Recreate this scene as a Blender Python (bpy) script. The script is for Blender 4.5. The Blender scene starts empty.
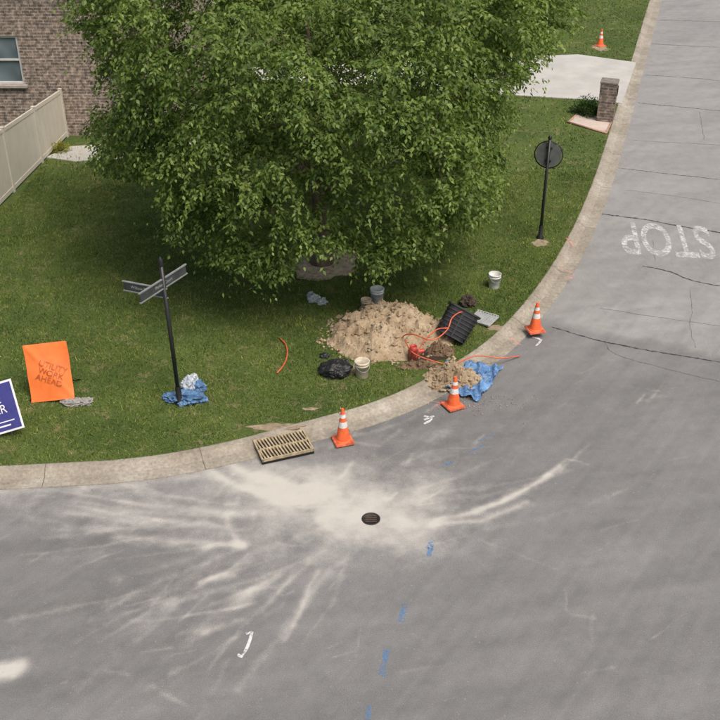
import bpy, bmesh, math, random
import numpy as np
from mathutils import Vector, Matrix, Euler
random.seed(7); np.random.seed(7)
R=math.radians
scene=bpy.context.scene
# ------------------------------------------------------------------ survey helper
CAM_H=12.0; PITCH=R(31.9); F=1036.0
def G(u,v,z=0.0):
    """ground survey point: world position (at height z) for a reference bearing"""
    a=(u-360)/F; b=(360-v)/F
    dy=math.cos(PITCH)+b*math.sin(PITCH); dz=-math.sin(PITCH)+b*math.cos(PITCH)
    t=(z-CAM_H)/dz
    return Vector((a*t,dy*t,z))
LZ=0.12
def L(u,v): return G(u,v,LZ)
# ------------------------------------------------------------------ materials
def new_mat(name):
    m=bpy.data.materials.new(name); m.use_nodes=True
    nt=m.node_tree; b=nt.nodes['Principled BSDF']
    return m,nt,b
def N(nt,t,**kw):
    n=nt.nodes.new(t)
    for k,v in kw.items(): setattr(n,k,v)
    return n
def ramp(nt,stops):
    r=N(nt,'ShaderNodeValToRGB'); e=r.color_ramp.elements
    e[0].position=stops[0][0]; e[0].color=(*stops[0][1],1)
    e[1].position=stops[-1][0]; e[1].color=(*stops[-1][1],1)
    for p,c in stops[1:-1]:
        x=e.new(p); x.color=(*c,1)
    return r
def noise(nt,vec,scale,detail=3,rough=.6):
    n=N(nt,'ShaderNodeTexNoise'); n.inputs['Scale'].default_value=scale
    n.inputs['Detail'].default_value=detail; n.inputs['Roughness'].default_value=rough
    nt.links.new(vec,n.inputs['Vector']); return n
def mix(nt,fac,a,b,mode='MIX'):
    m=N(nt,'ShaderNodeMix',data_type='RGBA',blend_type=mode)
    for s,i in ((fac,0),(a,6),(b,7)):
        if isinstance(s,(int,float)): m.inputs[i].default_value=s
        elif isinstance(s,tuple): m.inputs[i].default_value=(*s,1)
        else: nt.links.new(s,m.inputs[i])
    return m.outputs[2]
def math_(nt,op,a,b=None,clamp=False):
    m=N(nt,'ShaderNodeMath',operation=op); m.use_clamp=clamp
    for i,s in enumerate((a,b)):
        if s is None: continue
        if isinstance(s,(int,float)): m.inputs[i].default_value=s
        else: nt.links.new(s,m.inputs[i])
    return m.outputs[0]
def sstep(nt,x,lo,hi):
    m=N(nt,'ShaderNodeMapRange',interpolation_type='SMOOTHSTEP')
    nt.links.new(x,m.inputs[0]); m.inputs[1].default_value=lo; m.inputs[2].default_value=hi
    return m.outputs[0]
def pos(nt): return N(nt,'ShaderNodeNewGeometry').outputs['Position']
def bump(nt,b,h,strength,dist=.02):
    n=N(nt,'ShaderNodeBump'); n.inputs['Strength'].default_value=strength; n.inputs['Distance'].default_value=dist
    nt.links.new(h,n.inputs['Height']); nt.links.new(n.outputs[0],b.inputs['Normal'])
def mat(name,col,rough=.7,var=.2,scale=8,bmp=0.15,metal=0,col2=None):
    m,nt,b=new_mat(name); p=pos(nt)
    n=noise(nt,p,scale,4)
    c1=tuple(max(0,c*(1-var)) for c in col); c2=col2 or tuple(min(1,c*(1+var)) for c in col)
    r=ramp(nt,[(.3,c1),(.7,c2)]); nt.links.new(n.outputs[0],r.inputs[0])
    nt.links.new(r.outputs[0],b.inputs['Base Color'])
    b.inputs['Roughness'].default_value=rough; b.inputs['Metallic'].default_value=metal
    if bmp:
        n2=noise(nt,p,scale*6,2); bump(nt,b,n2.outputs[0],bmp)
    return m
def worn_paint(name,col,lo=.42,hi=.6,scale=14,op=.8):
    m,nt,b=new_mat(name); p=pos(nt)
    b.inputs['Base Color'].default_value=(*col,1); b.inputs['Roughness'].default_value=.8
    n=noise(nt,p,scale,5,.75); n2=noise(nt,p,3,2)
    s=math_(nt,'ADD',math_(nt,'MULTIPLY',n.outputs[0],.7),math_(nt,'MULTIPLY',n2.outputs[0],.3))
    a=sstep(nt,s,lo,hi); a=math_(nt,'MULTIPLY',a,op)
    nt.links.new(a,b.inputs['Alpha']); return m

# ------------------------------------------------------------------ mesh helpers
def link(o): scene.collection.objects.link(o); return o
def fast_mesh(name,verts,faces,mat=None,smooth=False):
    verts=np.asarray(verts,dtype=np.float32); faces=np.asarray(faces,dtype=np.int32)
    me=bpy.data.meshes.new(name); me.vertices.add(len(verts)); me.vertices.foreach_set('co',verts.ravel())
    k=faces.shape[1]; me.loops.add(faces.size); me.loops.foreach_set('vertex_index',faces.ravel())
    me.polygons.add(len(faces)); me.polygons.foreach_set('loop_start',np.arange(0,faces.size,k,dtype=np.int32))
    me.polygons.foreach_set('loop_total',np.full(len(faces),k,dtype=np.int32))
    me.update(calc_edges=True); me.validate()
    if smooth: me.polygons.foreach_set('use_smooth',np.ones(len(faces),dtype=bool))
    if mat: me.materials.append(mat)
    return link(bpy.data.objects.new(name,me))
class B:
    def __init__(s): s.v=[]; s.f=[]; s.m=[]; s.sm=[]; s.mats=[]; s.T=Matrix.Identity(4)
    def mi(s,m):
        if m not in s.mats: s.mats.append(m)
        return s.mats.index(m)
    def add(s,vs,fs,m,smooth=False,T=None):
        T=s.T@(T or Matrix.Identity(4)); o=len(s.v); i=s.mi(m)
        s.v+= [tuple(T@Vector(v)) for v in vs]
        for f in fs: s.f.append([o+k for k in f]); s.m.append(i); s.sm.append(smooth)
    def box(s,c,d,m,rot=(0,0,0),bev=0.0):
        T=Matrix.Translation(c)@Euler(rot).to_matrix().to_4x4()
        x,y,z=[q/2 for q in d]
        if bev<=0:
            vs=[(i,j,k) for i in(-x,x) for j in(-y,y) for k in(-z,z)]
            fs=[(0,1,3,2),(4,6,7,5),(0,4,5,1),(2,3,7,6),(0,2,6,4),(1,5,7,3)]
            s.add(vs,fs,m,False,T); return
        bm=bmesh.new(); bmesh.ops.create_cube(bm,size=1)
        for v in bm.verts: v.co=Vector((v.co.x*d[0],v.co.y*d[1],v.co.z*d[2]))
        bmesh.ops.bevel(bm,geom=bm.edges[:],offset=bev,segments=2,affect='EDGES')
        s.bm(bm,m,T); bm.free()
    def bm(s,bm,m,T=None,smooth=False):
        bm.verts.index_update()
        s.add([v.co[:] for v in bm.verts],[[v.index for v in f.verts] for f in bm.faces],m,smooth,T)
    def lathe(s,prof,m,n=24,c=(0,0,0),rot=(0,0,0),smooth=True,sq=2.0,sx=1,sy=1):
        T=Matrix.Translation(c)@Euler(rot).to_matrix().to_4x4()
        vs=[];fs=[]
        for r,z in prof:
            for i in range(n):
                a=2*math.pi*i/n; ca,sa=math.cos(a),math.sin(a)
                k=(abs(ca)**sq+abs(sa)**sq)**(-1/sq)
                vs.append((r*k*ca*sx,r*k*sa*sy,z))
        for j in range(len(prof)-1):
            for i in range(n):
                fs.append((j*n+i,j*n+(i+1)%n,(j+1)*n+(i+1)%n,(j+1)*n+i))
        s.add(vs,fs,m,smooth,T)
    def tube(s,pts,r,m,n=8,closed_end=True,smooth=True):
        pts=[Vector(p) for p in pts]; k=len(pts)
        rr=r if hasattr(r,'__len__') else [r]*k
        vs=[];fs=[]; up=Vector((0,0,1))
        for i,p in enumerate(pts):
            t=(pts[min(i+1,k-1)]-pts[max(i-1,0)]).normalized()
            a=t.cross(up if abs(t.z)<.95 else Vector((1,0,0))).normalized(); b=t.cross(a)
            for j in range(n):
                w=2*math.pi*j/n; vs.append(p+(a*math.cos(w)+b*math.sin(w))*rr[i])
        for i in range(k-1):
            for j in range(n): fs.append((i*n+j,i*n+(j+1)%n,(i+1)*n+(j+1)%n,(i+1)*n+j))
        if closed_end: fs.append(tuple(range(n))); fs.append(tuple(range((k-1)*n,k*n)))
        s.add(vs,fs,m,smooth)
    def done(s,name,parent=None):
        me=bpy.data.meshes.new(name); me.from_pydata(s.v,[],s.f)
        for m in s.mats: me.materials.append(m)
        me.polygons.foreach_set('material_index',s.m); me.polygons.foreach_set('use_smooth',s.sm)
        me.update()
        bm=bmesh.new(); bm.from_mesh(me); bmesh.ops.recalc_face_normals(bm,faces=bm.faces[:]); bm.to_mesh(me); bm.free()
        o=link(bpy.data.objects.new(name,me))
        if parent: o.parent=parent
        return o
def empty(name):
    e=bpy.data.objects.new(name,None); return link(e)
def text_mesh(s,size,off=0.0):
    c=bpy.data.curves.new('t','FONT'); c.body=s; c.size=size; c.offset=off; c.align_x='CENTER'; c.align_y='CENTER'
    c.space_line=.85
    o=bpy.data.objects.new('t',c); link(o); bpy.context.view_layer.update()
    me=bpy.data.meshes.new_from_object(o.evaluated_get(bpy.context.evaluated_depsgraph_get()))
    vs=[v.co[:] for v in me.vertices]; fs=[list(p.vertices) for p in me.polygons]
    bpy.data.objects.remove(o); bpy.data.curves.remove(c); bpy.data.meshes.remove(me)
    return vs,fs
# numpy value noise
_tab=np.random.rand(256,256)
def vnoise(x,y):
    xi=np.floor(x).astype(int); yi=np.floor(y).astype(int); fx=x-xi; fy=y-yi
    fx=fx*fx*(3-2*fx); fy=fy*fy*(3-2*fy)
    g=lambda a,b:_tab[a%256,b%256]
    return (g(xi,yi)*(1-fx)+g(xi+1,yi)*fx)*(1-fy)+(g(xi,yi+1)*(1-fx)+g(xi+1,yi+1)*fx)*fy
def fbm(x,y,o=4):
    x=np.asarray(x,float); y=np.asarray(y,float); s=0;a=.5;t=0
    for i in range(o):
        s=s+a*vnoise(x*2**i+17.3*i,y*2**i+5.1*i); t+=a; a*=.5
    return s/t
def pdist(X,Y,pts):
    d=np.full(X.shape,1e9)
    for (x0,y0),(x1,y1) in zip(pts[:-1],pts[1:]):
        dx,dy=x1-x0,y1-y0; l=dx*dx+dy*dy+1e-9
        t=np.clip(((X-x0)*dx+(Y-y0)*dy)/l,0,1)
        d=np.minimum(d,np.hypot(X-x0-t*dx,Y-y0-t*dy))
    return d
def gpts(l,z=0): return [tuple(G(u,v,z)[:2]) for u,v in l]
def catmull(P,step=.25):
    out=[]; P=[Vector(p) for p in P]
    P=[2*P[0]-P[1]]+P+[2*P[-1]-P[-2]]
    for i in range(1,len(P)-2):
        n=max(2,int((P[i+1]-P[i]).length/step)) if (P[i+1]-P[i]).length<40 else 12
        for k in range(n):
            t=k/n; a,b,c,d=P[i-1:i+3]
            out.append(.5*((2*b)+(-a+c)*t+(2*a-5*b+4*c-d)*t*t+(-a+3*b-3*c+d)*t**3))
    out.append(P[-2]); return out

# ------------------------------------------------------------------ kerb curve
ctrl=[Vector((-160,3)),Vector((-60,9.5)),Vector((-20,13.6))]+[Vector(G(u,v)[:2]) for u,v in
   [(0,490),(130,482),(220,467),(300,446),(400,416),(480,374),(530,332),(575,270),(605,205),(628,130),(662,0)]]
ctrl+= [ctrl[-1]+Vector((.31,1)).normalized()*k for k in (40,160)]
outer=catmull(ctrl)
def offset(c,d):
    o=[]
    for i,p in enumerate(c):
        t=(c[min(i+1,len(c)-1)]-c[max(i-1,0)]).normalized()
        o.append(p+Vector((-t.y,t.x))*d)
    return o
# ------------------------------------------------------------------ ROAD
def road_material():
    m,nt,b=new_mat('asphalt'); p=pos(nt)
    at=lambda n:N(nt,'ShaderNodeAttribute',attribute_name=n).outputs['Fac']
    med=noise(nt,p,3.0,6,.8).outputs[0]; fine=noise(nt,p,70,2,.7).outputs[0]
    agg=N(nt,'ShaderNodeTexVoronoi'); agg.inputs['Scale'].default_value=45; nt.links.new(p,agg.inputs['Vector'])
    c=mix(nt,at('old'),(.172,.170,.167),(.240,.236,.227))
    t=at('tone'); r2=ramp(nt,[(.0,(.62,.62,.62)),(.5,(1,1,1)),(1,(1.42,1.42,1.41))]); nt.links.new(t,r2.inputs[0])
    c=mix(nt,1.0,c,r2.outputs[0],'MULTIPLY')
    r3=ramp(nt,[(.25,(.80,.80,.80)),(.75,(1.20,1.20,1.19))]); nt.links.new(med,r3.inputs[0]); c=mix(nt,.7,c,r3.outputs[0],'MULTIPLY')
    r4=ramp(nt,[(.3,(.66,.66,.66)),(.7,(1.30,1.30,1.30))]); nt.links.new(fine,r4.inputs[0]); c=mix(nt,.85,c,r4.outputs[0],'MULTIPLY')
    spk=sstep(nt,agg.outputs['Color'],.90,.98); c=mix(nt,math_(nt,'MULTIPLY',spk,.2),c,(.42,.40,.37))
    d=at('dust'); dn=math_(nt,'ADD',d,math_(nt,'MULTIPLY',math_(nt,'SUBTRACT',med,.5),.8))
    dn=math_(nt,'ADD',dn,math_(nt,'MULTIPLY',math_(nt,'SUBTRACT',fine,.5),.5))
    dn=math_(nt,'MULTIPLY',dn,sstep(nt,d,.0,.25)); dm=sstep(nt,dn,-.05,1.3)
    c=mix(nt,math_(nt,'MULTIPLY',dm,.86),c,(.50,.475,.425))
    nt.links.new(c,b.inputs['Base Color']); b.inputs['Roughness'].default_value=.95
    b.inputs['Specular IOR Level'].default_value=.1
    bump(nt,b,fine,.35,.01); return m
xs=np.concatenate([np.array([-300,-150,-80,-40,-25,-16]),np.arange(-10,9,.035),np.arange(9,24,.25),np.array([30,50,90,160,300])])
ys=np.concatenate([np.array([-300,-100,-40,-10,0,5]),np.arange(8.5,22,.035),np.arange(22,60,.2),np.array([70,100,160,300])])
X,Y=np.meshgrid(xs,ys); nx,ny=len(xs),len(ys)
idx=np.arange(nx*ny).reshape(ny,nx)
fc=np.stack([idx[:-1,:-1],idx[:-1,1:],idx[1:,1:],idx[1:,:-1]],-1).reshape(-1,4)
road=fast_mesh('road',np.stack([X,Y,0*X],-1).reshape(-1,3),fc,road_material())
dust=np.zeros_like(X)
n1=fbm(X*1.3,Y*1.3)-.5; n2=fbm(X*1.3+40,Y*1.3+9)-.5; n3=fbm(X*6,Y*6)-.5; n4=fbm(X*6+3,Y*6+8)-.5
wx=X+n1*.45+n3*.16; wy=Y+n2*.45+n4*.16          # cloudy warp for the powder patch
sx_=X+n1*.16+n3*.03; sy_=Y+n2*.16+n4*.03          # nearly straight for tyre streaks
def stroke(pts,w,i,soft=1.6):
    d=pdist(wx,wy,gpts(pts)) if w>.2 else pdist(sx_,sy_,gpts(pts)); return i*np.exp(-(d/w)**soft)
D=[([(262,486),(320,504),(370,514),(420,526)],.50,.50),([(310,490),(360,495),(412,500)],.45,.34),([(325,520),(380,542),(402,546)],.38,.38),
 ([(345,512),(392,520)],.45,.38),([(235,470),(280,485)],.42,.32),([(290,510),(262,532)],.35,.22),([(400,540),(425,550)],.25,.2),([(300,540),(330,560)],.3,.2),
 ([(205,466),(228,482),(262,494),(300,503)],.11,.66),([(222,460),(250,474),(290,486),(330,492)],.12,.62),([(240,450),(290,468),(350,478)],.25,.30),
 ([(436,519),(480,511),(525,490),(560,466)],.07,.52),([(434,524),(480,521),(528,502)],.08,.62),([(470,512),(526,488)],.08,.34),([(545,474),(566,460)],.05,.4),
 ([(330,468),(420,470),(440,490)],.55,.20),([(400,478),(470,460)],.4,.10),([(400,500),(440,500)],.3,.22),
 ([(328,572),(300,610),(270,650),(240,690)],.09,.32),([(318,570),(295,625),(285,640)],.05,.38),([(310,560),(280,590),(262,612)],.06,.30),([(262,585),(240,598)],.10,.26),([(270,575),(190,640)],.14,.22),
 ([(345,560),(335,600),(305,640)],.05,.2),([(250,560),(180,600),(140,640)],.07,.22),([(240,550),(160,580),(90,620)],.06,.18),([(290,580),(240,630),(210,670)],.05,.22),
 ([(120,538),(200,542),(243,546)],.10,.38),([(228,515),(238,545)],.07,.40),([(100,525),(180,520)],.16,.24),([(205,635),(240,622)],.06,.42),
 ([(200,583),(235,575)],.06,.5),([(205,548),(240,545)],.08,.5),([(150,505),(220,512),(270,515)],.10,.28),([(60,515),(150,512)],.08,.24),([(40,540),(110,530)],.07,.2),
 ([(0,492),(120,487),(205,474)],.13,.44),([(0,505),(150,500),(220,488)],.35,.22),([(300,452),(400,424),(480,384)],.08,.22),
 ([(2,672),(20,668)],.14,1.1),([(-5,668),(14,676)],.1,.6),([(15,620),(80,600)],.15,.16),([(30,560),(110,552)],.12,.16),
 ([(250,700),(280,720)],.12,.16),([(180,670),(150,720)],.18,.14),([(230,660),(200,720)],.06,.2),
 ([(590,445),(560,470)],.05,.3),([(600,410),(660,395)],.1,.14),([(650,400),(700,380)],.15,.12),([(480,540),(530,560),(565,572)],.05,.18),
 ([(420,455),(480,440),(510,420)],.18,.18),([(430,440),(455,420)],.15,.18),([(540,400),(520,430)],.1,.16),([(380,440),(440,430)],.3,.14),
 ([(480,560),(600,640)],.3,.05),([(350,600),(340,720)],.3,.06),([(80,690),(120,650),(170,600)],.12,.18)]
for p,w,i in D: dust+=stroke(p,w,i)
random.seed(3)
for k in range(56):
    a=random.choice([math.pi*1.0,math.pi*1.08,math.pi*1.18,math.pi*1.28,math.pi*1.35,.2])+random.gauss(0,.08)
    c=G(345+random.uniform(-60,40),515+random.uniform(-18,18)); r0=random.uniform(.9,2.4); r1=r0+random.uniform(.5,2.4)
    bend=random.uniform(.05,.25)*(1 if a<1 else -1); q=[]
    for t in (0,.33,.66,1):
        r=r0+(r1-r0)*t; aa=a+bend*t; q.append((c.x+r*math.cos(aa)*1.3,c.y+r*math.sin(aa)))
    dust+=random.uniform(.06,.20)*np.exp(-(pdist(sx_,sy_,q)/random.uniform(.025,.09))**2)
for k in range(260):
    x=random.uniform(-7,8); y=random.uniform(9.5,20); a=random.gauss(.2,.4) if k%3 else random.gauss(1.0,.3); l=random.uniform(.05,.9)
    dust+=random.uniform(.06,.26)*np.exp(-(pdist(sx_,sy_,[(x,y),(x+l*math.cos(a),y+l*math.sin(a))])/random.uniform(.015,.05))**2)
spl=np.exp(-(((X-G(325,515).x)/2.9)**2+((Y-G(372,513).y)/1.6)**2)**1.0)
dust*=.42+1.0*fbm(X*2.6,Y*2.6,5)
dust+=spl*.48*fbm(X*3,Y*3,5)
dust-=.25*np.exp(-(pdist(wx,wy,gpts([(300,512),(330,530),(300,545)]))/.16)**2)
dust+=.20*np.exp(-(pdist(X,Y,gpts([(-20,520),(120,515),(240,505)]))/1.2)**2)*fbm(X*2,Y*5,4)
dust+=.12*np.exp(-(pdist(X,Y,gpts([(100,640),(220,590),(300,560)]))/1.3)**2)*fbm(X*3,Y*4,4)
dust=np.clip(dust,0,1.2)
ang=.25; xr=X*math.cos(ang)+Y*math.sin(ang); yr=-X*math.sin(ang)+Y*math.cos(ang)
ang2=.95; x2=X*math.cos(ang2)+Y*math.sin(ang2); y2=-X*math.sin(ang2)+Y*math.cos(ang2)
tone=.5+.36*(fbm(xr*.4,yr*3.4,5)-.5)+.34*(fbm(X*.25+9,Y*.25,3)-.5)+.26*(fbm(x2*.5,y2*8,4)-.5)+.12*(fbm(X*2.2,Y*2.2,4)-.5)
for p,w,i in [([(20,600),(120,560),(300,585)],.8,-.06),([(60,640),(150,590),(230,570)],.35,-.06),([(500,440),(560,410),(590,380)],.5,-.06),
   ([(480,445),(470,520)],.3,-.05),([(0,520),(90,515)],.3,-.05),([(560,540),(720,600)],1.0,.05),([(620,420),(720,440)],.8,.06),([(440,470),(500,450)],.25,-.06)]:
    tone+=stroke(p,w,i)
# long faint tyre tracks round the corner
for off_,i in ((1.6,-.07),(2.1,.05),(3.1,-.06),(3.5,.05),(4.6,-.06),(5.2,.05),(6.1,-.05)):
    cc=[(p.x,p.y) for p in offset([Vector(q) for q in catmull(ctrl[3:12],1.2)],-off_)]
    tone+=i*np.exp(-(pdist(sx_,sy_,cc)/.16)**2)
tone=np.clip(tone,0,1)
a0=Vector(G(540,322)[:2]); a1=Vector(G(720,362)[:2]); dd=(a1-a0).normalized()
sd=-(X-a0.x)*(dd.y)+(Y-a0.y)*dd.x
old=np.clip((sd+ (fbm(X*2,Y*2)-.5)*.5)/.35,0,1)
for nme,arr in (('dust',dust),('tone',tone),('old',old)):
    a=road.data.attributes.new(nme,'FLOAT','POINT'); a.data.foreach_set('value',arr.ravel().astype(np.float32))

# ------------------------------------------------------------------ KERBS
def kerb_mat():
    m,nt,b=new_mat('kerb_concrete'); p=pos(nt)
    a=noise(nt,p,.9,5,.7).outputs[0]; f=noise(nt,p,14,4,.75).outputs[0]
    r=ramp(nt,[(.3,(.20,.175,.135)),(.5,(.285,.25,.20)),(.7,(.37,.34,.285))]); nt.links.new(a,r.inputs[0])
    r2=ramp(nt,[(.3,(.66,.66,.64)),(.7,(1.22,1.22,1.22))]); nt.links.new(f,r2.inputs[0]); c=mix(nt,.9,r.outputs[0],r2.outputs[0],'MULTIPLY')
    nt.links.new(c,b.inputs['Base Color']); b.inputs['Roughness'].default_value=.9; bump(nt,b,f,.4,.01); return m
conc=kerb_mat()
joint=mat('kerb_joint',(.10,.09,.07),.9)
def kerb(name,cur,sgn=1,joints=True):
    b=B(); prof=[(0,-.02),(0,.012),(.28,.016),(.37,.07),(.44,.122),(.53,.135),(.56,.127),(.56,-.02)]
    rows=[offset(cur,sgn*o) for o,z in prof]
    vs=[];fs=[];n=len(cur);k=len(prof)
    for i in range(n):
        for j,(o,z) in enumerate(prof): vs.append((rows[j][i].x,rows[j][i].y,z))
    for i in range(n-1):
        for j in range(k-1): fs.append((i*k+j,i*k+j+1,(i+1)*k+j+1,(i+1)*k+j))
    b.add(vs,fs,conc,False)
    if joints:
        acc=0
        for i in range(1,n-1):
            acc+=(cur[i]-cur[i-1]).length
            if acc>2.9 and -15<cur[i].x<20 and cur[i].y<60:
                acc=0; t=(cur[i+1]-cur[i]).normalized()*.006
                pv=[];
                for j in range(1,7):
                    p=rows[j][i]; z=prof[j][1]+.004
                    pv+= [(p.x-t.x,p.y-t.y,z),(p.x+t.x,p.y+t.y,z)]
                b.add(pv,[(2*q,2*q+1,2*q+3,2*q+2) for q in range(5)],joint)
    return b.done(name)
kerb('kerb',outer)
sd_dir=Vector((.31,1)).normalized(); base=Vector(G(628,130)[:2])+Vector((sd_dir.y,-sd_dir.x))*8.6
c2=[base+sd_dir*180,base+sd_dir*60,base+sd_dir*20,base-sd_dir*4,base-sd_dir*9,base-sd_dir*12+Vector((2,-.5)),base-sd_dir*12.5+Vector((7,0)),base+Vector((30,-9)),base+Vector((150,-2))]
c2=catmull(c2,.5); kerb('kerb',c2,1,False)
c3=catmull([Vector((170,4)),Vector((60,4)),Vector((0,2)),Vector((-60,-2)),Vector((-170,-8))],2); kerb('kerb',c3,1,False)
# ------------------------------------------------------------------ LAWNS
def lawn_mat():
    m,nt,b=new_mat('lawn_turf'); p=pos(nt)
    a=noise(nt,p,.5,4).outputs[0]; f=noise(nt,p,28,4,.75).outputs[0]; md=noise(nt,p,3.5,4,.7).outputs[0]
    r=ramp(nt,[(.3,(.050,.078,.023)),(.7,(.095,.125,.038))]); nt.links.new(a,r.inputs[0])
    r2=ramp(nt,[(.3,(.55,.55,.5)),(.7,(1.3,1.3,1.2))]); nt.links.new(f,r2.inputs[0]); c=mix(nt,.9,r.outputs[0],r2.outputs[0],'MULTIPLY')
    c=mix(nt,math_(nt,'MULTIPLY',sstep(nt,md,.52,.72),.7),c,(.20,.165,.09))
    nt.links.new(c,b.inputs['Base Color']); b.inputs['Roughness'].default_value=.95; b.inputs['Specular IOR Level'].default_value=.1; return m
turf=lawn_mat()
def lawn(name,poly):
    bm=bmesh.new(); vs=[bm.verts.new((p[0],p[1],LZ)) for p in poly]; f=bm.faces.new(vs)
    bmesh.ops.triangulate(bm,faces=[f]); bmesh.ops.recalc_face_normals(bm,faces=bm.faces[:])
    for f in bm.faces:
        if f.normal.z<0: f.normal_flip()
    me=bpy.data.meshes.new(name); bm.to_mesh(me); bm.free(); me.materials.append(turf)
    return link(bpy.data.objects.new(name,me))
lp=[(p.x,p.y) for p in offset(outer,.55)]+[(-160,200)]
lawn('lawn',lp)
lawn('lawn',[(p.x,p.y) for p in offset(c2,.55)]+[(190,180)])
lawn('lawn',[(p.x,p.y) for p in offset(c3,.55)]+[(-170,-150),(170,-150)])
poly=np.array(lp)
def inside(px,py,poly):
    c=np.zeros(px.shape,bool); n=len(poly)
    for i in range(n):
        x0,y0=poly[i]; x1,y1=poly[i-1]
        if y0==y1: continue
        k=((y0>py)!=(y1>py))&(px<(x1-x0)*(py-y0)/(y1-y0)+x0); c^=k
    return c
bare=[(392,334,1.35,1.2),(450,378,.9,.55),(420,356,.7,.5),(325,264,1.05,.9),(278,428,.75,.22),(540,243,.35,.3),(345,368,.5,.3),(310,408,.25,.12),
      (440,228,.5,.35),(470,300,.2,.2),(592,124,.9,.8),(600,48,.4,.5),(82,402,.35,.2),(500,330,.4,.3),(420,240,.35,.2),(395,400,.7,.15)]
drive=[(480,76),(578,55),(636,63),(622,104),(600,101),(500,88)]
dr=[L(u,v) for u,v in drive]; dr[0]=Vector((dr[0].x-9,dr[0].y+1.0,LZ)); dr[5]=Vector((dr[5].x-9,dr[5].y+1.0,LZ))
drp=np.array([(p.x,p.y) for p in dr])
def scatter(n,x0,x1,y0,y1,hmin,hmax,w):
    px=np.random.uniform(x0,x1,n); py=np.random.uniform(y0,y1,n)
    k=inside(px,py,poly)&~inside(px,py,drp)
    k&=(px>-13.5)
    k&=~((px<-9.9)&(py>27.5)); k&=~((px<-5)&(py>32.2))
    den=.25+1.1*fbm(px*1.6,py*1.6); k&=np.random.rand(n)<den*1.1
    for u,v,rx,ry in bare:
        c=L(u,v); q=((px-c.x)/rx)**2+((py-c.y)/ry)**2; k&=~(q<.55+1.0*np.random.rand(n)*fbm(px*4,py*4))
    px=px[k];py=py[k];n=len(px)
    h=np.random.uniform(hmin,hmax,n)*(.5+1.1*fbm(px*1.4+5,py*1.4)); a=np.random.uniform(0,2*math.pi,n)
    lx=np.random.normal(0,.6,n)*h; ly=np.random.normal(0,.6,n)*h
    ww=w*np.random.uniform(.6,1.3,n)
    v=np.zeros((n,3,3)); v[:,0]=np.stack([px-np.cos(a)*ww,py-np.sin(a)*ww,np.full(n,LZ)],-1)
    v[:,1]=np.stack([px+np.cos(a)*ww,py+np.sin(a)*ww,np.full(n,LZ)],-1); v[:,2]=np.stack([px+lx,py+ly,LZ+h],-1)
    return v.reshape(-1,3)
def grass_mat():
    m,nt,b=new_mat('grass_blades'); g=N(nt,'ShaderNodeNewGeometry'); p=g.outputs['Position']
    a=noise(nt,p,.45,3,.65).outputs[0]; md=noise(nt,p,2.2,3,.7).outputs[0]
    r=ramp(nt,[(.28,(.064,.106,.028)),(.5,(.106,.152,.040)),(.72,(.168,.205,.064))]); nt.links.new(a,r.inputs[0])
    r2=ramp(nt,[(.3,(.66,.72,.68)),(.7,(1.32,1.22,1.15))]); nt.links.new(md,r2.inputs[0]); c=mix(nt,1,r.outputs[0],r2.outputs[0],'MULTIPLY')
    r3=ramp(nt,[(0,(.6,.65,.6)),(.9,(1.35,1.3,1.2)),(.93,(2.1,1.7,1.6)),(1,(2.3,1.8,2.0))]); nt.links.new(g.outputs['Random Per Island'],r3.inputs[0])
    c=mix(nt,1,c,r3.outputs[0],'MULTIPLY')
    df=N(nt,'ShaderNodeBsdfDiffuse'); nt.links.new(c,df.inputs['Color']); nt.links.new(df.outputs[0],nt.nodes['Material Output'].inputs['Surface']); nt.nodes.remove(b)
    return m
gv=np.concatenate([scatter(430000,-13,9,14.5,30,.022,.062,.008),scatter(80000,-10,17,30,58,.035,.08,.018)])
fast_mesh('grass',gv,np.arange(len(gv)).reshape(-1,3),grass_mat())

slab=mat('driveway_concrete',(.40,.385,.35),.85,.12,1.2,.2)
def slab_obj(name,pts,m,h=.02,z=LZ):
    b=B(); n=len(pts); vs=[(p[0],p[1],z-.05) for p in pts]+[(p[0],p[1],z+h) for p in pts]
    b.add(vs,[tuple(range(n,2*n))]+[(i,(i+1)%n,n+(i+1)%n,n+i) for i in range(n)],m); return b.done(name)
slab_obj('driveway',dr,slab,.03)
slab_obj('walkway',[L(46,158),L(70,147),L(195,140),L(195,150),L(112,160),L(75,162)],slab,.03)
soil=mat('bare_soil',(.25,.195,.125),.95,.35,9,.5); mulch=mat('mulch',(.38,.31,.22),.95,.4,9,.5)
def patch(name,u,v,rx,ry,m,z=.006,seed=0):
    c=L(u,v); n=40; rnd=random.Random(seed); ph=[rnd.uniform(0,6.3) for _ in range(5)]
    vs=[(c.x,c.y,LZ+z+.01)]
    for i in range(n):
        a=2*math.pi*i/n; k=1+.14*math.sin(2*a+ph[0])+.1*math.sin(5*a+ph[1])+.07*math.sin(9*a+ph[2])+rnd.uniform(-.05,.05)
        vs.append((c.x+rx*k*math.cos(a),c.y+ry*k*math.sin(a),LZ+z))
    b=B(); b.add(vs,[(0,1+i,1+(i+1)%n) for i in range(n)],m); return b.done(name)
for i,(u,v,rx,ry) in enumerate([(325,264,.95,.8),(276,427,.5,.13),(540,243,.22,.2),(440,228,.3,.2),(310,409,.14,.06),(600,48,.35,.42),(345,370,.4,.2),(496,328,.2,.15)]):
    patch('soil_patch',u,v,rx,ry,mulch if i==0 else soil,.006,i)

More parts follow.
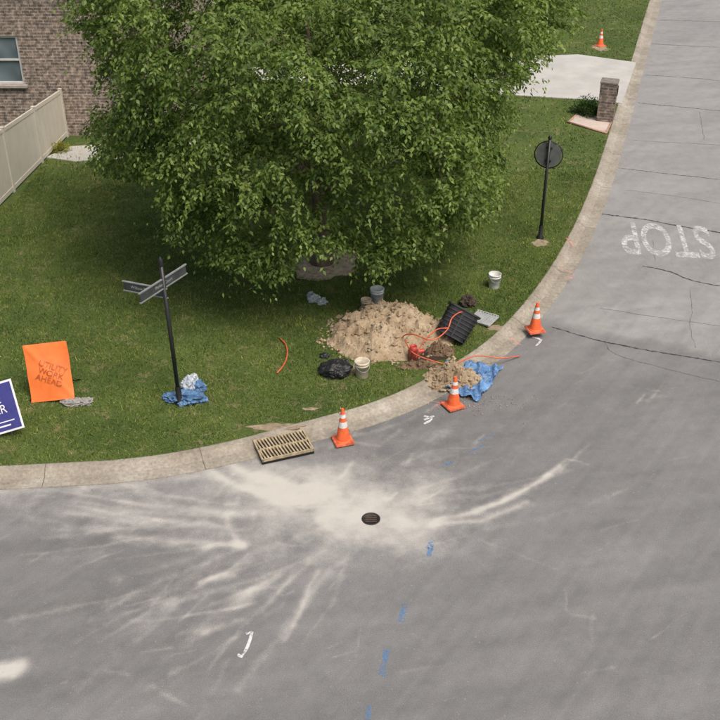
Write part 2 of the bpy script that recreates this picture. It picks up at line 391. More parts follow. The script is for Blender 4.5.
# ------------------------------------------------------------------ road marks
white=worn_paint('worn_white_paint',(.60,.60,.58),.36,.64,11,.85)
whitem=worn_paint('white_marking',(.70,.70,.68),.32,.55,20)
blue=worn_paint('blue_marking',(.07,.24,.52),.42,.64,18,.75)
pink=worn_paint('pink_marking',(.75,.22,.18),.42,.62,16,.6)
b=B(); vs,fs=text_mesh('STOP',1.0,.016)
vx=[v[0] for v in vs]; vy=[v[1] for v in vs]; w=max(vx)-min(vx); h=max(vy)-min(vy); cx=(max(vx)+min(vx))/2; cy=(max(vy)+min(vy))/2
ce=G(666,240); th=math.atan2(-.31,1)
T=Matrix.Translation((ce.x,ce.y,.005))@Matrix.Rotation(math.pi+th*.45,4,'Z')
b.add([((x-cx)*2.4/w,(y-cy)*2.1/h,0) for x,y,_ in vs],fs,white,T=T); b.done('stop_marking')
def ribbon(b,pts,w,m,z=.005,jit=0.0,step=.12,wv=.3):
    P=catmull([Vector(p) for p in pts],step); k=len(P); vs=[]; dr_=0
    for i,p in enumerate(P):
        dr_=dr_*.85+random.uniform(-jit,jit)
        t=(P[min(i+1,k-1)]-P[max(i-1,0)]).normalized(); nn=Vector((-t.y,t.x)); p=p+nn*dr_
        ww=w*random.uniform(1-wv,1+wv)/2
        vs+=[(p.x-nn.x*ww,p.y-nn.y*ww,z),(p.x+nn.x*ww,p.y+nn.y*ww,z)]
    b.add(vs,[(2*i,2*i+1,2*i+3,2*i+2) for i in range(k-1)],m)
b=B()
for l in [[(432,540),(429,556)],[(405,604),(401,622)],[(387,650),(382,676)],[(369,706),(366,724)],[(426,546),(434,549)]]: ribbon(b,gpts(l),.09,blue)
for l in [[(470,452),(486,444)],[(478,441),(494,434)],[(440,468),(452,462)]]: ribbon(b,gpts(l),.045,blue)
b.done('blue_utility_marking')
b=B()
ribbon(b,gpts([(252,632),(250,640),(246,650),(241,657),(238,654)]),.045,whitem); ribbon(b,gpts([(252,632),(246,634)]),.045,whitem)
ribbon(b,gpts([(424,416),(432,419),(424,424)]),.05,whitem); ribbon(b,gpts([(424,420),(434,416)]),.05,whitem)
ribbon(b,gpts([(532,337),(541,340),(536,346)]),.05,whitem)
b.done('white_utility_marking')
b=B()
for l in [[(430,402),(446,405)],[(432,412),(443,402)],[(470,384),(480,386)]]: ribbon(b,gpts(l),.05,pink,.03)
b.done('pink_utility_marking')
b=B()
for l in [[(566,238),(574,246)],[(560,268),(574,274),(568,280)],[(512,338),(520,345)]]: ribbon(b,gpts(l,.14),.07,pink,.142)
b.done('pink_utility_marking')
crack=worn_paint('crack_sealant',(.035,.035,.036),.25,.55,7,.8)
b=B(); random.seed(11)
for l,w in [([(602,214),(640,219),(680,226),(730,234)],.075),([(642,266),(668,271),(690,280),(730,288)],.05),([(552,327),(600,341),(650,351),(730,364)],.05),
          ([(618,168),(660,173),(730,181)],.04),([(638,103),(680,107),(730,112)],.055),([(645,75),(690,78),(730,82)],.045),([(652,44),(730,48)],.05),
          ([(600,308),(650,316),(730,328)],.014),([(658,20),(730,22)],.045),([(690,290),(693,308),(690,326),(696,348)],.010),
          ([(604,342),(612,352),(640,362),(730,384)],.014),([(655,262),(652,240)],.010),([(625,190),(680,197),(730,205)],.018),([(628,140),(730,146)],.02),([(700,112),(704,140)],.012)]:
    ribbon(b,gpts(l),w*.75,crack,.004,.012,.05,.6)
b.done('asphalt_cracks')
iron=mat('cast_iron',(.035,.03,.028),.6,.3,30,.3,.4); rust=mat('rusty_iron',(.10,.06,.04),.8,.4,20,.4)
c=G(371,519); b=B(); b.T=Matrix.Translation(c)
b.lathe([(.165,.0),(.165,.010),(.14,.010),(.138,.006),(.0,.010)],iron,28)
for k in range(4): b.box((0,(k-1.5)*.05,.011),(.2,.014,.006),rust)
b.done('manhole_cover')
# loose stones and clods on road edge / kerb
stn=mat('loose_stone',(.26,.22,.17),.9,.45,12,.3); b=B(); rnd=random.Random(31)
def pebble(x,y,z,s):
    vs=[Vector(d)*s*rnd.uniform(.6,1.2)+Vector((x,y,z+s*.3)) for d in((1,0,0),(-1,0,0),(0,1,0),(0,-1,0),(0,0,1),(0,0,-1))]
    b.add(vs,[(0,2,4),(2,1,4),(1,3,4),(3,0,4),(2,0,5),(1,2,5),(3,1,5),(0,3,5)],stn)
for i in range(260):
    c=G(460,395); pebble(c.x+rnd.gauss(0,.75),c.y-abs(rnd.gauss(0,.35)),.004,rnd.uniform(.006,.022))
for i in range(220):
    j=rnd.randrange(30,len(outer)-60); p=outer[j]; pebble(p.x+rnd.gauss(0,.15)+.05,p.y-abs(rnd.gauss(0,.12))-.03,.004,rnd.uniform(.005,.016))
for i in range(160): pebble(rnd.uniform(-6,6),rnd.uniform(9.8,14),.002,rnd.uniform(.004,.011))
b.done('gravel')

# ------------------------------------------------------------------ storm drain grate
tan=mat('dusty_steel',(.34,.27,.17),.8,.45,9,.3); black=mat('painted_drain_dark',(.006,.006,.006),.9,.1)
p0,p1,p2,p3=[G(u,v,.10) for u,v in [(253,441),(304,430),(314,450),(262,461)]]
c=(p0+p1+p2+p3)/4; ax=((p1-p0)+(p2-p3)).normalized(); ln=((p1-p0).length+(p2-p3).length)/2; wd=((p3-p0).length+(p2-p1).length)/2
b=B(); b.T=Matrix.Translation((c.x,c.y,.075))@Matrix.Rotation(math.atan2(ax.y,ax.x),4,'Z')
b.box((0,0,-.03),(ln,wd,.05),black)  # solid block below the bars, black to paint the drain's darkness
for s in(-1,1):
    b.box((0,s*(wd/2-.015),.02),(ln,.03,.06),tan); b.box((s*(ln/2-.015),0,.018),(.03,wd,.06),tan)
b.box((0,0,.02),(ln-.08,.035,.055),tan)
n=15
for i in range(n):
    x=-ln/2+.06+(ln-.12)*i/(n-1)
    for s in(-1,1): b.box((x,s*wd*.245,.02),(.030,wd*.45,.05),tan,rot=(0,0,.12))
b.done('storm_drain_grate')

# ------------------------------------------------------------------ cones
orange=mat('cone_orange',(.78,.13,.035),.6,.25,10,.05); refl=mat('cone_white_collar',(.62,.62,.60),.4,.25,14,.05)
cbase=mat('cone_base',(.58,.13,.06),.7,.45,9,.1)
def cone(u,v,z,h=.74,rot=0,tilt=(0,0)):
    p=G(u,v,z); b=B(); b.T=Matrix.Translation(p)@Euler((tilt[0],tilt[1],rot)).to_matrix().to_4x4()
    b.box((0,0,.02),(.38,.38,.04),cbase,bev=.012)
    r=lambda t:.135+(.028-.135)*t
    z0=.04; H=h-z0
    segs=[(0,.42,orange,0),(.42,.60,refl,.002),(.60,.72,orange,0),(.72,.84,refl,.002),(.84,1,orange,0)]
    b.lathe([(.155,z0),(.15,z0+.025),(.135,z0+.03)],orange)
    for a,c,m,e in segs: b.lathe([(r(a)+e,z0+.03+(H-.03)*a),(r(c)+e,z0+.03+(H-.03)*c)],m)
    b.lathe([(.028,h),(.022,h+.004),(.018,h-.05)],orange)
    return b.done('traffic_cone')
cone(343,441,.02,.76,.3); cone(453,406,.02,.70,.5,(0,R(2))); cone(535,330,.13,.72,.25,(R(1.5),R(-1))); cone(600,46,LZ,.70,.6)

# ------------------------------------------------------------------ dirt piles
def dirt_mat(name,c1,c2,c3):
    m,nt,b=new_mat(name); p=pos(nt); a=noise(nt,p,2.5,6,.7).outputs[0]; f=noise(nt,p,25,4,.7).outputs[0]
    r=ramp(nt,[(.3,c1),(.5,c2),(.72,c3)]); nt.links.new(a,r.inputs[0])
    r2=ramp(nt,[(.3,(.7,.7,.7)),(.7,(1.25,1.25,1.25))]); nt.links.new(f,r2.inputs[0]); c=mix(nt,.8,r.outputs[0],r2.outputs[0],'MULTIPLY')
    nt.links.new(c,b.inputs['Base Color']); b.inputs['Roughness'].default_value=.95; bump(nt,b,f,.6,.03); return m
sand=dirt_mat('excavated_dirt',(.21,.145,.085),(.345,.26,.165),(.46,.375,.265)); damp=dirt_mat('damp_dirt',(.09,.055,.033),(.17,.11,.065),(.28,.19,.11))
def pile(name,c,rx,ry,h,m,seed,crater=None,base=LZ,clods=220,rot=0,peaks=()):
    n=120; g=np.linspace(-1.25,1.25,n); A,Bq=np.meshgrid(g,g)
    rr=np.hypot(A,Bq); th=np.arctan2(Bq,A); e=1+.42*(fbm(np.cos(th)*1.5+seed,np.sin(th)*1.5+seed*2)-.5)*2*.6
    q=rr/e; z=np.clip(1-q,0,1)**.75*h*(.5+.95*fbm(A*2.6+seed,Bq*2.6))
    for (px,py,pr,ph) in peaks: z+=ph*np.exp(-((A-px)**2+(Bq-py)**2)/pr**2)*np.clip((1-q)*3,0,1)
    z+=(fbm(A*6+seed,Bq*6,5)-.5)*.42*min(1,h*1.8)*np.clip((1.05-q)*3,0,1)
    z=np.where(q>1.02,-.05,z)
    ca,sa=math.cos(rot),math.sin(rot); PX=c.x+rx*A*ca-ry*Bq*sa; PY=c.y+rx*A*sa+ry*Bq*ca; PZ=base+z
    if crater is not None:
        cx,cy,cr,cd=crater; k=np.exp(-(((PX-cx)/cr)**2+((PY-cy)/(cr*.7))**2)**1.5); PZ=PZ*(1-k)+(base+.005)*k
    idx=np.arange(n*n).reshape(n,n); f=np.stack([idx[:-1,:-1],idx[:-1,1:],idx[1:,1:],idx[1:,:-1]],-1).reshape(-1,4)
    keep=(q.ravel()[f]<1.1).all(1); f=f[keep]
    V=np.stack([PX,PY,PZ],-1).reshape(-1,3)
    used=np.unique(f); mp=-np.ones(len(V),int); mp[used]=np.arange(len(used)); V=V[used]; f=mp[f]
    b=B(); b.add([tuple(v) for v in V],[tuple(x) for x in f],m,False)
    rnd=random.Random(seed)
    for i in range(clods):
        a=rnd.uniform(0,6.28); r=rnd.random()**.6*1.18; x=c.x+rx*r*math.cos(a)*ca-ry*r*math.sin(a)*sa; y=c.y+rx*r*math.cos(a)*sa+ry*r*math.sin(a)*ca
        j=np.argmin((V[:,0]-x)**2+(V[:,1]-y)**2); zz=max(V[j,2],base) if (V[j,0]-x)**2+(V[j,1]-y)**2<.01 else base
        s=rnd.uniform(.015,.055)*(1.8 if rnd.random()<.14 else 1)
        vs=[Vector(d)*s*rnd.uniform(.6,1.2)+Vector((x,y,zz+s*.3)) for d in((1,0,0),(-1,0,0),(0,1,0),(0,-1,0),(0,0,1),(0,0,-1))]
        b.add(vs,[(0,2,4),(2,1,4),(1,3,4),(3,0,4),(2,0,5),(1,2,5),(3,1,5),(0,3,5)],m)
    return b.done(name)
hole=L(424,354)
pile('dirt_pile',L(388,335),1.40,1.10,.64,sand,3,crater=(hole.x,hole.y,.45,0),peaks=[(.3,.35,.35,.2),(-.45,-.05,.3,.08)],clods=520)
patch('dark_hole_disc',424,354,.50,.34,mat('damp_soil_hole_shade',(.03,.018,.01),.9,.4,10,.4),.012,9)  # flat disc of damp soil; near-black colour paints in the hole's shade
pile('dirt_pile',L(418,366),.42,.13,.12,damp,5,clods=50)
pile('dirt_pile',G(452,380,.05),.62,.38,.40,sand,8,base=.06,clods=220)
pile('dirt_pile',G(440,352,LZ),.30,.22,.22,damp,12,clods=60)
tarp=mat('blue_tarp',(.05,.14,.33),.5,.45,6,.2,col2=(.13,.27,.48))
def crumple(name,pts,m,z0,amp,seed,n=50):
    P=[Vector(p) for p in pts]; vs=[];fs=[]
    for i in range(n):
        for j in range(n):
            a,bq=i/(n-1),j/(n-1); p=(P[0]*(1-a)+P[1]*a)*(1-bq)+(P[3]*(1-a)+P[2]*a)*bq
            wob=.22*(float(fbm(p.x*2.3+seed,p.y*2.3))-.5)
            z=z0+amp*abs(float(fbm(p.x*5+seed,p.y*5,4))-.5)*2.4+amp*1.2*(abs(math.sin(p.x*9+seed+3*float(fbm(p.x,p.y))))**6)*.5
            vs.append((p.x+wob,p.y+wob*.8,z))
    for i in range(n-1):
        for j in range(n-1): fs.append((i*n+j,(i+1)*n+j,(i+1)*n+j+1,i*n+j+1))
    b=B(); b.add(vs,fs,m,False); return b.done(name)
crumple('blue_tarp',[tuple(G(421,384)),tuple(G(478,404)),tuple(G(505,368)),tuple(G(452,362))],tarp,.035,.12,2)

# ------------------------------------------------------------------ black crate-like meter pit box (tipped over)
blk=mat('black_plastic',(.014,.014,.015),.42,.3,8,.05); inb=mat('black_plastic_inside',(.006,.006,.006),.8,.2)
b=B(); c=L(456,338); b.T=Matrix.Translation(c+Vector((0,0,.36)))@Euler((R(-34),R(24),R(-16))).to_matrix().to_4x4()
def rbox(prof,m,sm=False):
    b.lathe(prof,m,40,smooth=sm,sq=7,sx=1.06,sy=.84)
nrib=7; prof=[]
for i in range(nrib):
    z=-.33+i*.64/nrib; r=.285+.05*i/nrib
    prof+=[(r,z),(r+.026,z+.006),(r+.026,z+.03),(r,z+.038)]
prof+=[(.335,.32),(.375,.325),(.375,.36),(.315,.36)]
rbox(prof,blk); rbox([(.315,.36),(.305,.30),(.255,-.31),(.001,-.31)],inb); rbox([(.001,-.335),(.285,-.33)],blk)
for s in(-1,1):
    b.box((0,s*.276,-.02),(.03,.03,.60),blk); b.box((s*.348,0,-.02),(.03,.03,.60),blk)
b.done('meter_pit_box')
gp=mat('grey_plastic',(.32,.33,.33),.6,.15,8,.1)
b=B(); c=L(483,321); b.T=Matrix.Translation(c+Vector((0,0,.06)))@Euler((R(12),R(-6),R(-42))).to_matrix().to_4x4()
b.box((0,0,0),(.62,.42,.03),gp,bev=.01)
for i in range(8): b.box((-.26+i*.074,0,.026),(.022,.38,.03),gp)
for s in(-1,1): b.box((0,s*.2,.022),(.6,.025,.04),gp)
b.done('pit_lid')
# ------------------------------------------------------------------ buckets
def bucket(u,v,m,fill,tilt=(0,0),lid=False,s=1.0,z=LZ):
    p=G(u,v,z); b=B(); b.T=Matrix.Translation(p)@Euler((tilt[0],tilt[1],.4)).to_matrix().to_4x4()@Matrix.Scale(s,4)
    b.lathe([(.001,.004),(.125,.0),(.13,.01),(.142,.27),(.152,.272),(.152,.30),(.147,.305),(.147,.335),(.156,.337),(.156,.365),(.148,.37),(.142,.365)],m,28)
    if lid: b.lathe([(.16,.345),(.16,.375),(.14,.378),(.135,.370),(.001,.372)],m,28)
    else:
        b.lathe([(.142,.365),(.135,.14),(.001,.15)],m,28); b.lathe([(.134,.25),(.07,.275),(.001,.26)],fill,20)
    pts=[(.158*math.cos(a),-.02-.16*math.sin(a)*.75,.33-.16*math.sin(a)) for a in [math.pi*k/12 for k in range(13)]]
    b.tube(pts,.004,gp,5); b.lathe([(.012,-.02),(.012,.02)],gp,8,c=(.16,0,.33),rot=(0,R(90),0)); b.lathe([(.012,-.02),(.012,.02)],gp,8,c=(-.16,0,.33),rot=(0,R(90),0))
    return b.done('bucket')
wp=mat('white_plastic',(.62,.62,.59),.5,.2,8,.05); tp=mat('tan_plastic',(.48,.42,.31),.6,.3,8,.05); strawc=mat('cream_lid',(.56,.48,.34),.7,.25,10,.1)
bucket(494,287,wp,mat('white_residue',(.5,.49,.47),.9)); bucket(377,303,wp,sand,s=1.05,lid=True); bucket(362,376,tp,strawc,lid=True,s=1.02); bucket(366,310,strawc,sand,s=.8)
# ------------------------------------------------------------------ bags
def blob(b,c,r,m,seed,amp=.35,sub=4,squash=.6,freq=2.2):
    bm=bmesh.new(); bmesh.ops.create_icosphere(bm,subdivisions=sub,radius=1)
    from mathutils import noise as mn
    for v in bm.verts:
        d=v.co.copy(); k=1+amp*mn.fractal(d*freq+Vector((seed,seed*2,0)),.8,2.1,4)
        co=Vector((d.x*r[0],d.y*r[1],d.z*r[2]))*k
        if co.z<-r[2]*squash: co.z=-r[2]*squash
        v.co=co+Vector(c)+Vector((0,0,r[2]*squash))
    b.bm(bm,m,smooth=False); bm.free()
bagm=mat('black_bag_plastic',(.012,.012,.013),.5,.3,6,.3)
b=B(); blob(b,L(336,374),(.32,.26,.19),bagm,31,.28,5,freq=1.5); blob(b,L(326,372),(.15,.16,.13),bagm,14,.3,4); blob(b,L(344,370),(.13,.12,.16),bagm,17,.3,4); b.done('trash_bag')
b=B(); blob(b,L(325,357),(.11,.09,.06),bagm,7,.4,3); b.done('work_glove')
clr=mat('crumpled_plastic',(.36,.40,.41),.4,.4,12,.4)
b=B(); blob(b,L(314,301),(.14,.10,.08),clr,5,.8,4); blob(b,L(322,303),(.12,.10,.06),clr,9,.8,4); blob(b,L(311,296),(.08,.08,.06),clr,19,.8,4); b.done('plastic_litter')
b=B(); blob(b,L(468,305),(.18,.18,.14),mat('dark_rags',(.05,.035,.025),.9,.4,20,.4),21,.45,4); b.done('rag_pile')
stl=mat('tool_steel',(.22,.22,.22),.4,.3,20,.1,.7); red=mat('red_plastic',(.40,.045,.03),.5,.2,10,.05)
b=B(); p=L(413,361)
b.T=Matrix.Translation(p)@Matrix.Rotation(.3,4,'Z'); b.box((0,0,.17),(.20,.18,.26),mat('dark_red_pipe',(.16,.03,.022),.6,.3,10,.2),bev=.03); b.lathe([(.08,.29),(.08,.38),(.065,.38),(.06,.29)],red,20); b.lathe([(.05,-.12),(.05,.12)],red,14,c=(.12,0,.22),rot=(0,R(90),0))
b.done('valve_fitting')
b=B(); p=L(356,352); q=L(338,352); b.tube([p+Vector((0,0,.08)),q+Vector((0,0,.03))],.016,red,8); b.box(p+Vector((.05,0,.09)),(.22,.12,.02),stl,rot=(.2,0,.2)); b.done('shovel')
oc=mat('orange_conduit',(.55,.11,.045),.5,.2,12,.02)
def hose(name,pts,r=.018,m=oc):
    P=catmull([Vector((*G(u,v,z)[:2],z)) for u,v,z in pts],.06); b=B(); b.tube(P,r,m,8); return b.done(name)
b=B()
for pts in ([(404,352,.2),(402,338,.35),(412,334,.65),(432,340,.68),(447,330,.75),(452,318,.9),(462,312,.85),(472,318,.5)],
            [(405,340,.45),(412,352,.4),(430,360,.35),(452,364,.3),(476,356,.25),(500,358,.2),(520,356,.04)],
            [(416,358,.25),(422,344,.5),(436,330,.75),(448,328,.8)]):
    P=catmull([Vector((*G(u,v,z)[:2],z)) for u,v,z in pts],.06); b.tube(P,.014,oc,8)
b.done('orange_conduit')
hose('orange_conduit',[(280,338,.16),(286,345,.17),(287,356,.17),(283,366,.17),(277,373,.15)],.015)

# ------------------------------------------------------------------ stop sign (seen from behind)
postm=mat('black_post_paint',(.012,.013,.013),.45,.25,10,.02); alu=mat('sign_back',(.14,.15,.148),.45,.2,6,.05,.2); redf=mat('sign_red',(.45,.02,.02),.4,.1); wf=mat('sign_white',(.70,.70,.70),.4,.08)
p=L(540,238); b=B(); b.T=Matrix.Translation(p)@Matrix.Rotation(R(-18),4,'Z')
b.tube([(0,0,-.1),(0,0,2.78)],.04,postm,16); b.lathe([(.10,0),(.10,.03),(.06,.08),(.055,.35),(.045,.38)],postm,20)
b.lathe([(.05,2.76),(.055,2.80),(.03,2.84),(.001,2.87)],postm,16)
def octo(r,y,d,m):
    vs=[(r*math.cos(R(22.5+45*k)),y,2.32+r*math.sin(R(22.5+45*k))) for k in range(8)]
    vs+= [(x,y+d,z) for x,_,z in vs]
    b.add(vs,[tuple(range(8)),tuple(range(15,7,-1))]+[(k,(k+1)%8,8+(k+1)%8,8+k) for k in range(8)],m)
octo(.345,.048,.012,alu); octo(.335,.0605,.003,wf); octo(.32,.064,.003,redf)
b.lathe([(.345,-.012),(.372,-.012),(.372,.012),(.345,.012)],postm,40,c=(0,.054,2.32),rot=(R(90),0,0))
vs,fs=text_mesh('STOP',.27); b.add([(-x,.069,2.32+y) for x,y,_ in vs],fs,wf)
for z in (2.16,2.5): b.box((0,.03,z),(.16,.035,.04),postm)
b.done('stop_sign')
# ------------------------------------------------------------------ street name sign
p=L(180,404); b=B(); b.T=Matrix.Translation(p)@Euler((0,R(-1.2),0)).to_matrix().to_4x4()
b.tube([(0,0,-.1),(0,0,3.15)],.042,postm,16); b.lathe([(.10,0),(.10,.03),(.06,.08),(.055,.4),(.044,.43)],postm,20); b.lathe([(.045,3.13),(.065,3.16),(.04,3.21),(.05,3.26),(.001,3.32)],postm,16)
green=mat('street_blade',(.040,.047,.047),.4,.3,6,.02)
edge=mat('blade_frame',(.20,.21,.21),.5,.2)
letter=mat('blade_letters',(.36,.37,.37),.5,.3,30)
def blade(z,off,ang,txt,ln=1.0):
    T0=b.T; b.T=T0@Matrix.Translation((0,0,z))@Matrix.Rotation(ang,4,'Z')
    b.box((off,0,0),(ln,.012,.17),green,bev=.004)
    for s in(-1,1): b.box((off,0,s*.098),(ln+.04,.035,.022),edge)
    vs,fs=text_mesh(txt,.09)
    b.add([(off+x,-.0085,y) for x,y,_ in vs],fs,letter); b.add([(off-x,.0085,y) for x,y,_ in vs],fs,letter)
    b.T=T0
blade(2.55,-.44,R(-22),'Willow Brook Ln',.95)
blade(2.76,.0,R(60),'Parker Court',1.35)
b.done('street_name_sign')
btarp=mat('blue_bag',(.04,.11,.25),.5,.4,8,.2,col2=(.11,.22,.38)); wbag=mat('white_bag',(.42,.46,.50),.6,.35,9,.3)
b=B(); blob(b,L(188,401),(.30,.20,.13),btarp,3,.45,5); blob(b,L(174,400),(.2,.14,.10),btarp,13,.5,4); blob(b,L(189,392),(.15,.13,.22),wbag,5,.4,4); blob(b,L(199,392),(.14,.12,.16),btarp,8,.45,4); blob(b,L(200,401),(.14,.12,.10),btarp,16,.5,4); blob(b,L(194,384),(.1,.1,.15),wbag,25,.45,4)
b.done('sandbag_pile')
# ------------------------------------------------------------------ orange roll-up work sign
of=mat('work_sign_orange',(.74,.17,.035),.6,.22,2,.1); ink=mat('sign_ink',(.42,.10,.028),.6,.35,12)
cbl=Vector(L(32,403)); b=B()
T=Matrix.Translation(cbl+Vector((.44,0,.06)))@Matrix.Rotation(R(-3),4,'Z')@Matrix.Rotation(R(-26),4,'X')@Matrix.Rotation(R(-8),4,'Y')
b.T=T
n=24; vs=[];fs=[]
bulge=lambda x,z:.02*math.sin(x*6+z*3)+.03*abs(x)*z-.012*math.sin(z*9)+.02*math.exp(-((x*1.2-(z-.6)*.9)/.05)**2)+.02*math.exp(-((x*1.2+(z-.6)*.9)/.05)**2)
for i in range(n):
    for j in range(n):
        x=-.45+.9*i/(n-1); z=1.18*j/(n-1); vs.append((x,-bulge(x,z),z))
for i in range(n-1):
    for j in range(n-1): fs.append((i*n+j,(i+1)*n+j,(i+1)*n+j+1,i*n+j+1))
b.add(vs,fs,of,True)
vs2,fs2=text_mesh('UTILITY\nWORK\nAHEAD',.17,0); ca,sa=math.cos(R(-24)),math.sin(R(-24))
tv=[]
for x,y,_ in vs2:
    X2=x*ca-y*sa+.05; Z2=x*sa+y*ca+.55; tv.append((X2,-bulge(X2,Z2)-.022,Z2))
b.add(tv,fs2,ink)
b.tube([(-.43,.035,.02),(.43,.05,1.16)],.012,alu,6); b.tube([(.43,.035,.02),(-.43,.05,1.16)],.012,alu,6)
b.T=Matrix.Identity(4)
q=cbl+Vector((.44,.35,0))
for dx,dy in((-.5,-.3),(.35,-.3),(-.5,.5),(.35,.5)): b.tube([q+Vector((0,0,.25)),q+Vector((dx,dy,.02))],.014,postm,6)
b.tube([q+Vector((0,0,.2)),q+Vector((0,-.1,.6))],.02,postm,6)
b.done('road_work_sign')
grv=mat('grey_sandbag',(.26,.25,.23),.9,.35,18,.4)
b=B(); blob(b,L(72,404),(.2,.12,.07),grv,4,.5,4); blob(b,L(84,403),(.17,.12,.06),grv,6,.5,4); b.done('sandbag')
# ------------------------------------------------------------------ blue yard sign
bl=mat('yard_sign_blue',(.045,.045,.20),.5,.15,4,.02); b=B()
T=Matrix.Translation(L(-1,438)+Vector((-.02,0,.05)))@Matrix.Rotation(R(-12),4,'Z')@Matrix.Rotation(R(-28),4,'X')@Matrix.Rotation(R(-22),4,'Y'); b.T=T
b.box((0,0,.50),(1.2,.012,.98),wf,bev=.004); b.box((0,-.0085,.50),(1.12,.006,.90),bl)
vs,fs=text_mesh('VOTE\nMILLER',.24); b.add([(x-.02,-.0135,y+.56) for x,y,_ in vs],fs,wf)
b.box((0,-.0135,.22),(.9,.003,.02),wf); b.box((0,-.0135,.14),(.7,.003,.03),wf)
for s in(-1,1): b.tube([(s*.3,.015,.6),(s*.3,.015,-.12)],.006,stl,6)
b.done('yard_sign')

# ------------------------------------------------------------------ brick materials, far mailbox pillar
def brick_mat(name,c1,c2,mo):
    m,nt,b=new_mat(name); g=N(nt,'ShaderNodeNewGeometry'); s=N(nt,'ShaderNodeSeparateXYZ'); nt.links.new(g.outputs['Position'],s.inputs[0])
    h=math_(nt,'ADD',s.outputs[0],s.outputs[1]); cb=N(nt,'ShaderNodeCombineXYZ'); nt.links.new(h,cb.inputs[0]); nt.links.new(s.outputs[2],cb.inputs[1])
    t=N(nt,'ShaderNodeTexBrick'); nt.links.new(cb.outputs[0],t.inputs['Vector'])
    t.inputs['Scale'].default_value=1; t.inputs['Brick Width'].default_value=.26; t.inputs['Row Height'].default_value=.095; t.inputs['Mortar Size'].default_value=.012
    t.inputs['Color1'].default_value=(*c1,1); t.inputs['Color2'].default_value=(*c2,1); t.inputs['Mortar'].default_value=(*mo,1); t.inputs['Bias'].default_value=-.1
    n=noise(nt,g.outputs['Position'],5,4,.7); r=ramp(nt,[(.3,(.65,.65,.65)),(.7,(1.35,1.3,1.25))]); nt.links.new(n.outputs[0],r.inputs[0])
    n2=noise(nt,cb.outputs[0],7,3,.6); r2=ramp(nt,[(.35,(.45,.44,.43)),(.65,(1.55,1.5,1.45))]); nt.links.new(n2.outputs[0],r2.inputs[0])
    c=mix(nt,.6,t.outputs[0],r.outputs[0],'MULTIPLY'); c=mix(nt,.95,c,r2.outputs[0],'MULTIPLY')
    nt.links.new(c,b.inputs['Base Color']); b.inputs['Roughness'].default_value=.9
    bump(nt,b,t.outputs['Fac'],-.5,.01); return m
brick=brick_mat('brown_brick',(.155,.122,.100),(.275,.215,.178),(.34,.31,.28))
stone=brick_mat('pillar_stone',(.12,.095,.08),(.21,.17,.14),(.25,.22,.2))
p=L(605,120); b=B(); b.T=Matrix.Translation(p)@Matrix.Rotation(R(-17),4,'Z')
b.box((0,0,.68),(.56,.56,1.30),stone,bev=.01); b.box((0,0,1.35),(.60,.60,.06),mat('stone_cap',(.18,.155,.13),.9,.3,6,.3),bev=.015)
b.box((.295,0,1.05),(.03,.3,.28),postm,bev=.006); b.done('mailbox_pillar')
P=[L(568,123),L(578,114),L(612,121),L(606,134)]
slab_obj('concrete_pad',P,mat('pad_concrete',(.46,.38,.32),.9,.15,3,.2),.03)
b=B(); edg=mat('red_edging',(.36,.20,.14),.8,.25)
for i in range(4):
    a,c=P[i],P[(i+1)%4]; b.tube([a+Vector((0,0,.03)),c+Vector((0,0,.03))],.035,edg,6)
b.done('brick_edging')

# ------------------------------------------------------------------ trees
def leaf_mat(name,c1,c2,c3,trans=.3):
    m,nt,b=new_mat(name); g=N(nt,'ShaderNodeNewGeometry'); p=g.outputs['Position']
    a=noise(nt,p,.6,3,.6).outputs[0]
    s=math_(nt,'ADD',math_(nt,'MULTIPLY',a,.6),math_(nt,'MULTIPLY',g.outputs['Random Per Island'],.4))
    r=ramp(nt,[(.26,c1),(.48,c2),(.72,c3)]); nt.links.new(s,r.inputs[0])
    nt.nodes.remove(b); df=N(nt,'ShaderNodeBsdfDiffuse'); nt.links.new(r.outputs[0],df.inputs['Color'])
    gl=N(nt,'ShaderNodeBsdfGlossy'); gl.inputs['Roughness'].default_value=.5; gl.inputs['Color'].default_value=(.8,.85,.8,1)
    m0=N(nt,'ShaderNodeMixShader'); m0.inputs[0].default_value=.03; nt.links.new(df.outputs[0],m0.inputs[1]); nt.links.new(gl.outputs[0],m0.inputs[2])
    t=N(nt,'ShaderNodeBsdfTranslucent'); br=mix(nt,1,r.outputs[0],(1.4,1.5,.7),'MULTIPLY'); nt.links.new(br,t.inputs['Color'])
    ms=N(nt,'ShaderNodeMixShader'); ms.inputs[0].default_value=trans
    nt.links.new(m0.outputs[0],ms.inputs[1]); nt.links.new(t.outputs[0],ms.inputs[2])
    nt.links.new(ms.outputs[0],nt.nodes['Material Output'].inputs['Surface']); return m
def leaves(P,Dr,Nn,L_,W):
    Dr=Dr/np.linalg.norm(Dr,axis=1,keepdims=True); S=np.cross(Dr,Nn); S/=np.linalg.norm(S,axis=1,keepdims=True)+1e-9; Nn=np.cross(S,Dr)
    L_=L_[:,None];W=W[:,None]
    v=np.stack([P,P+Dr*L_*.45+S*W*.5+Nn*W*.12,P+Dr*L_-Nn*L_*.12,P+Dr*L_*.45-S*W*.5+Nn*W*.12],1).reshape(-1,3)
    return v
bark=mat('bark',(.13,.10,.075),.9,.35,6,.6)
rng=np.random.default_rng(5)
